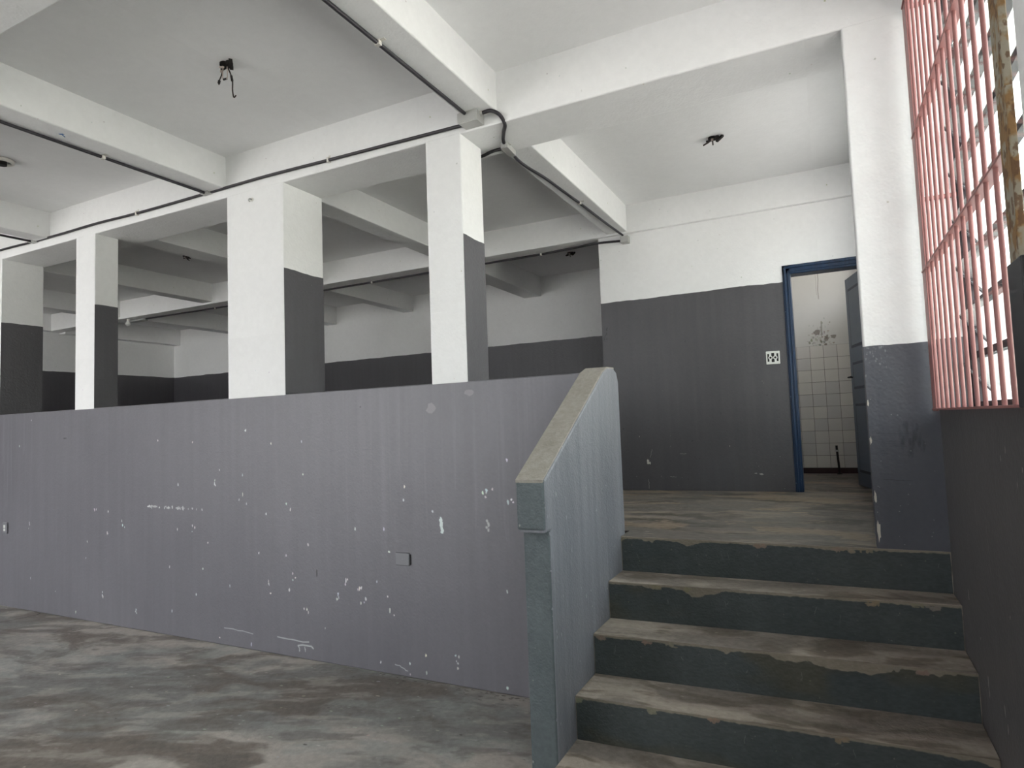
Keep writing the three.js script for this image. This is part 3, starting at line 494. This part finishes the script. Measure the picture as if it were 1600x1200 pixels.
conduit('dark conduit on the beam face leaving the picture at left', [[-7.06, 3.646, 0.014], [-7.68, 3.656, 0.014], [-9.2, 3.65, 0.014]], 0.0115, []);
conduit('dark conduit along the left cross beam soffit into the middle box', [[-4.492, 3.628, 1.97], [-4.485, 3.628, 0.86], [-4.479, 3.628, 0.05]], 0.0115, [[-4.485, 3.628, 0.86, 'z']]);
conduit('dark conduit into the left box at the picture edge', [[-7.03, 3.64, 1.97], [-7.03, 3.63, 0.8], [-7.035, 3.64, 0.04]], 0.0115, []);
conduit('black flexible conduit looping between the two boxes at the column', [[-1.872, 3.63, 0.05], [-1.80, 3.628, 0.05], [-1.752, 3.60, 0.03], [-1.742, 3.56, -0.02], [-1.79, 3.548, -0.10], [-1.845, 3.55, -0.2], [-1.868, 3.55, -0.26]], 0.0125, []);
conduit('dark conduit behind the column under the long beam', [[-1.905, 3.55, -0.325], [-1.99, 3.55, -0.325], [-2.09, 3.549, -0.355], [-2.34, 3.549, -0.37]], 0.0115, []);
conduit('dark bent conduit along the cross beam to the door wall', [[-1.886, 3.55, -0.42], [-1.93, 3.575, -0.6], [-1.955, 3.605, -0.84], [-1.931, 3.609, -1.09], [-1.914, 3.609, -1.46], [-1.897, 3.609, -1.8], [-1.87, 3.60, -2.4], [-1.82, 3.575, -2.88]], 0.0115, [[-1.897, 3.609, -1.8, 'z']]);
conduit('black conduit along the back edge of the door wall beam', [[-1.84, 3.535, -2.943], [-2.13, 3.553, -2.945], [-2.35, 3.566, -3.01], [-2.82, 3.58, -3.1], [-4.4, 3.58, -3.1], [-6.2, 3.58, -3.11], [-8.24, 3.58, -3.1], [-9.9, 3.58, -3.06]], 0.0125, [[-2.85, 3.58, -3.1, 's'], [-5.29, 3.58, -3.1, 's'], [-8.3, 3.58, -3.1, 's']]);

function junction(label, x0, x1, y0, y1, z0, z1, knob) {
  const b = thing('junction_box', label, 'junction box', [(x0 + x1) / 2, y0, (z0 + z1) / 2]);
  part('body', rbox(x0, x1, y0, y1, z0, z1, 0.006), mat.alu, b);
  part('lid', rbox(x0 - 0.003, x1 + 0.003, y0 + 0.004, y1 - 0.004, z1 - 0.002, z1 + 0.006, 0.003), mat.alu, b);
  if (knob) part('gland', knob.map(([a, c, r]) => rod(a, c, r, 12)), mat.alu, b);
}
junction('big grey metal junction box above the corner column', -2.015, -1.876, 3.572, 3.645, 0.001, 0.1, [[[-1.876, 3.63, 0.05], [-1.86, 3.63, 0.05], 0.017]]);
{
  const b = thing('junction_box', 'small cast conduit box under the long beam beside the column', 'junction box', [-1.88, 3.54, -0.34]);
  part('body', bar([-1.872, 3.543, -0.265], [-1.886, 3.543, -0.42], 0.05, 0.038), mat.alu, b);
  for (const [a, c] of [[[-1.872, 3.545, -0.27], [-1.866, 3.548, -0.245]], [[-1.886, 3.545, -0.415], [-1.889, 3.548, -0.44]], [[-1.895, 3.547, -0.327], [-1.918, 3.55, -0.326]]]) part('gland', rod(a, c, 0.017, 12), mat.alu, b);
  part('lug', rbox(-1.862, -1.838, 3.552, 3.561, -0.31, -0.275, 0.002), mat.alu, b);
}
junction('small grey conduit box above the wide column', -4.53, -4.44, 3.622, 3.662, 0.001, 0.045);
junction('small grey conduit box at the left picture edge', -7.075, -6.985, 3.628, 3.664, 0.001, 0.045);
junction('small grey conduit box at the top of the door wall', -1.845, -1.765, 3.495, 3.57, -2.957, -2.88);
junction('grey conduit box beneath the far beam beside the pale bulb', -10.25, -9.92, 3.55, 3.583, -3.1, -3.0);
{
  const b = thing('light_bulb', 'small pale bulb under the far beam at left', 'bulb', [-10.2, 3.5, -2.95]);
  part('glass', new THREE.LatheGeometry([[0.001, 0], [0.03, 0.008], [0.046, 0.035], [0.04, 0.06], [0.024, 0.078], [0.02, 0.085]].map((p) => new THREE.Vector2(...p)), 16).translate(-10.2, 3.472, -2.95), mat.plastic, b);
  part('holder', rod([-10.2, 3.556, -2.95], [-10.2, 3.585, -2.95], 0.024, 12), mat.clip, b);
}

// ---------------------------------------------------------------- broken ceiling light fittings
function fitting(label, x, z, kind, seed) {
  const f = thing('ceiling_fitting', label, 'light fitting', [x, YC, z]), r = rng(seed);
  part('mounting_hole', [rod([x, YC - 0.012, z], [x, YC + 0.001, z], 0.034, 14), rod([x + 0.04, YC - 0.016, z + 0.01], [x + 0.03, YC + 0.001, z], 0.02, 10)], mat.black, f, f, 'black socket remains');
  part('bracket', [bar([x - 0.05, YC - 0.02, z - 0.01], [x + 0.07, YC - 0.026, z + 0.01], 0.012, 0.012), bar([x + 0.03, YC - 0.03, z - 0.02], [x + 0.085, YC - 0.018, z + 0.035], 0.02, 0.018)], mat.black, f);
  if (kind === 'long') {
    part('wire', tube([[x + 0.02, YC - 0.03, z], [x + 0.045, YC - 0.08, z], [x + 0.06, YC - 0.13, z], [x + 0.066, YC - 0.19, z + 0.005], [x + 0.078, YC - 0.235, z + 0.005], [x + 0.10, YC - 0.232, z + 0.01]], 0.0042, 40, 6), mat.wire, f, f, 'long bent wire');
    part('wire', tube([[x - 0.02, YC - 0.03, z], [x - 0.04, YC - 0.07, z], [x - 0.06, YC - 0.10, z], [x - 0.058, YC - 0.115, z]], 0.0042, 24, 6), mat.wire, f);
    part('wire', tube([[x - 0.01, YC - 0.02, z + 0.01], [x - 0.008, YC - 0.1, z + 0.01], [x + 0.024, YC - 0.104, z + 0.01], [x + 0.026, YC - 0.03, z + 0.01]], 0.0028, 40, 6), mat.copper, f, f, 'loop of thin wire');
    part('terminal', [bar([x - 0.012, YC - 0.034, z + 0.03], [x + 0.024, YC - 0.044, z + 0.034], 0.01, 0.009), rbox(x - 0.034, x - 0.024, YC - 0.052, YC - 0.034, z + 0.006, z + 0.014, 0.002)], mat.copper, f, f, 'pale terminal block');
    for (const [a, c, q] of [[[x + 0.05, YC - 0.09, z], [x + 0.058, YC - 0.125, z], 0.007], [[x - 0.054, YC - 0.09, z], [x - 0.06, YC - 0.108, z], 0.008], [[x - 0.006, YC - 0.103, z + 0.01], [x + 0.022, YC - 0.105, z + 0.01], 0.006]]) part('tape', tube([a, c], q, 8, 8), mat.black, f);
  } else {
    for (let k = 0; k < 4; k++) { const a = r() * 6.28, q = 0.035 + r() * 0.02; part('wire', tube([[x, YC - 0.012, z], [x + Math.cos(a) * q * 0.6, YC - 0.03, z + Math.sin(a) * q * 0.6], [x + Math.cos(a) * q * 1.5, YC - 0.03 - r() * 0.02, z + Math.sin(a) * q * 1.5]], 0.006, 14, 6), mat.wire, f); }
    part('terminal', rbox(x - 0.01, x + 0.012, YC - 0.028, YC - 0.012, z - 0.01, z + 0.014, 0.003), mat.copper, f);
  }
}
fitting('broken ceiling light with bent wires hanging over the front hall', -3.168, 0.912, 'long', 1);
fitting('small broken light fitting on the ceiling above the stair landing', -0.71, -1.721, 'short', 2);
fitting('dark broken light fitting in the back room beside the door wall', -2.968, -4.335, 'short', 3);
fitting('dark broken light fitting seen between the narrow and wide columns', -7.112, -1.721, 'short', 4);
{
  const x = -5.79, z = 0.875, f = thing('ceiling_ring', 'round pale light base on the ceiling at the left picture edge', 'light fitting', [x, YC, z]);
  part('ring', new THREE.TorusGeometry(0.07, 0.016, 10, 28).rotateX(Math.PI / 2).translate(x, YC - 0.018, z), mat.clip, f); part('hub', rod([x, YC - 0.05, z], [x, YC, z], 0.035, 16), mat.black, f);
}

// ---------------------------------------------------------------- sockets, plates and small marks
{
  const s = thing('wall_socket', 'white double socket plate with two round black outlets beside the door', 'socket', [-0.442, 2.116, ZW]);
  part('plate', new RoundedBoxGeometry(0.122, 0.124, 0.012, 4, 0.006).translate(-0.442, 2.182, ZW + 0.007), mat.plastic, s);
  for (const x of [-0.463, -0.421]) { const o = part('outlet', rod([x, 2.182, ZW + 0.013], [x, 2.182, ZW + 0.019], 0.019, 20), mat.plastic, s); part('outlet_hole', rod([x, 2.182, ZW + 0.017], [x, 2.182, ZW + 0.0205], 0.01, 12), mat.black, s, o); }
  part('black_recess', [rbox(-0.455, -0.429, 2.14, 2.226, ZW + 0.0115, ZW + 0.0145, 0.001), rbox(-0.49, -0.474, 2.146, 2.22, ZW + 0.0115, ZW + 0.0145, 0.001), rbox(-0.41, -0.394, 2.146, 2.22, ZW + 0.0115, ZW + 0.0145, 0.001)], mat.black, s);
  const p = thing('wall_socket', 'grey painted-over blank plate low on the parapet wall', 'socket', [-2.6, 0.728, 0]);
  part('plate', new RoundedBoxGeometry(0.112, 0.084, 0.014, 3, 0.006).translate(-2.602, 0.769, 0.008), mat.greyPlate, p); part('recess', box(-2.55, -2.541, 0.735, 0.8, 0.001, 0.007), mat.black, p);
  part('screw', rod([-2.602, 0.769, 0.014], [-2.602, 0.769, 0.0165], 0.006, 10), mat.greyPlate, p);
  const q = thing('wall_socket', 'small painted-over socket on the parapet wall at left edge', 'socket', [-7.51, 0.74, 0]);
  part('plate', new RoundedBoxGeometry(0.075, 0.115, 0.016, 3, 0.006).translate(-7.51, 0.78, 0.009), mat.greyPlate, q); part('outlet', [rbox(-7.525, -7.495, 0.78, 0.81, 0.015, 0.02, 0.003), rbox(-7.525, -7.495, 0.75, 0.775, 0.015, 0.02, 0.003)], mat.plastic, q);
  const t = thing('tape_scrap', 'scrap of blue tape stuck under the left cross beam', 'tape', [-4.373, 3.638, 1.186]);
  part('scrap', [bar([-4.388, 3.637, 1.195], [-4.36, 3.635, 1.185], 0.014, 0.002), bar([-4.375, 3.637, 1.19], [-4.366, 3.622, 1.172], 0.012, 0.002)], mat.blueTape, t);
  const n = thing('wall_nail', 'small metal hook on the wide column near its top', 'hook', [-4.0, 3.5, 0]);
  part('hook', tube([[-3.985, 3.49, 0], [-3.985, 3.49, 0.025], [-3.985, 3.475, 0.032], [-3.985, 3.468, 0.022]], 0.006, 16, 6), mat.alu, n); part('washer', rod([-3.985, 3.49, 0], [-3.985, 3.49, 0.004], 0.016, 12), mat.clip, n);
}

// ---------------------------------------------------------------- outside
{
  const g = struct('ground_outside', 'pale sunlit paving outside the windows', [0, -0.3, 0]);
  part('paving', box(-60, 60, -0.6, -0.3, -60, 60), mat.ground, g);
  const h = thing('neighbour_building', 'pale cream building glimpsed through the barred window', 'building', [9, -0.3, 4]);
  part('wall', box(9, 9.4, -0.3, 4.2, -14, 22), mat.facade, h); part('coping', rbox(8.9, 9.5, 4.2, 4.35, -14, 22, 0.02), mat.facade, h);
}

renderer.render(scene, camera);
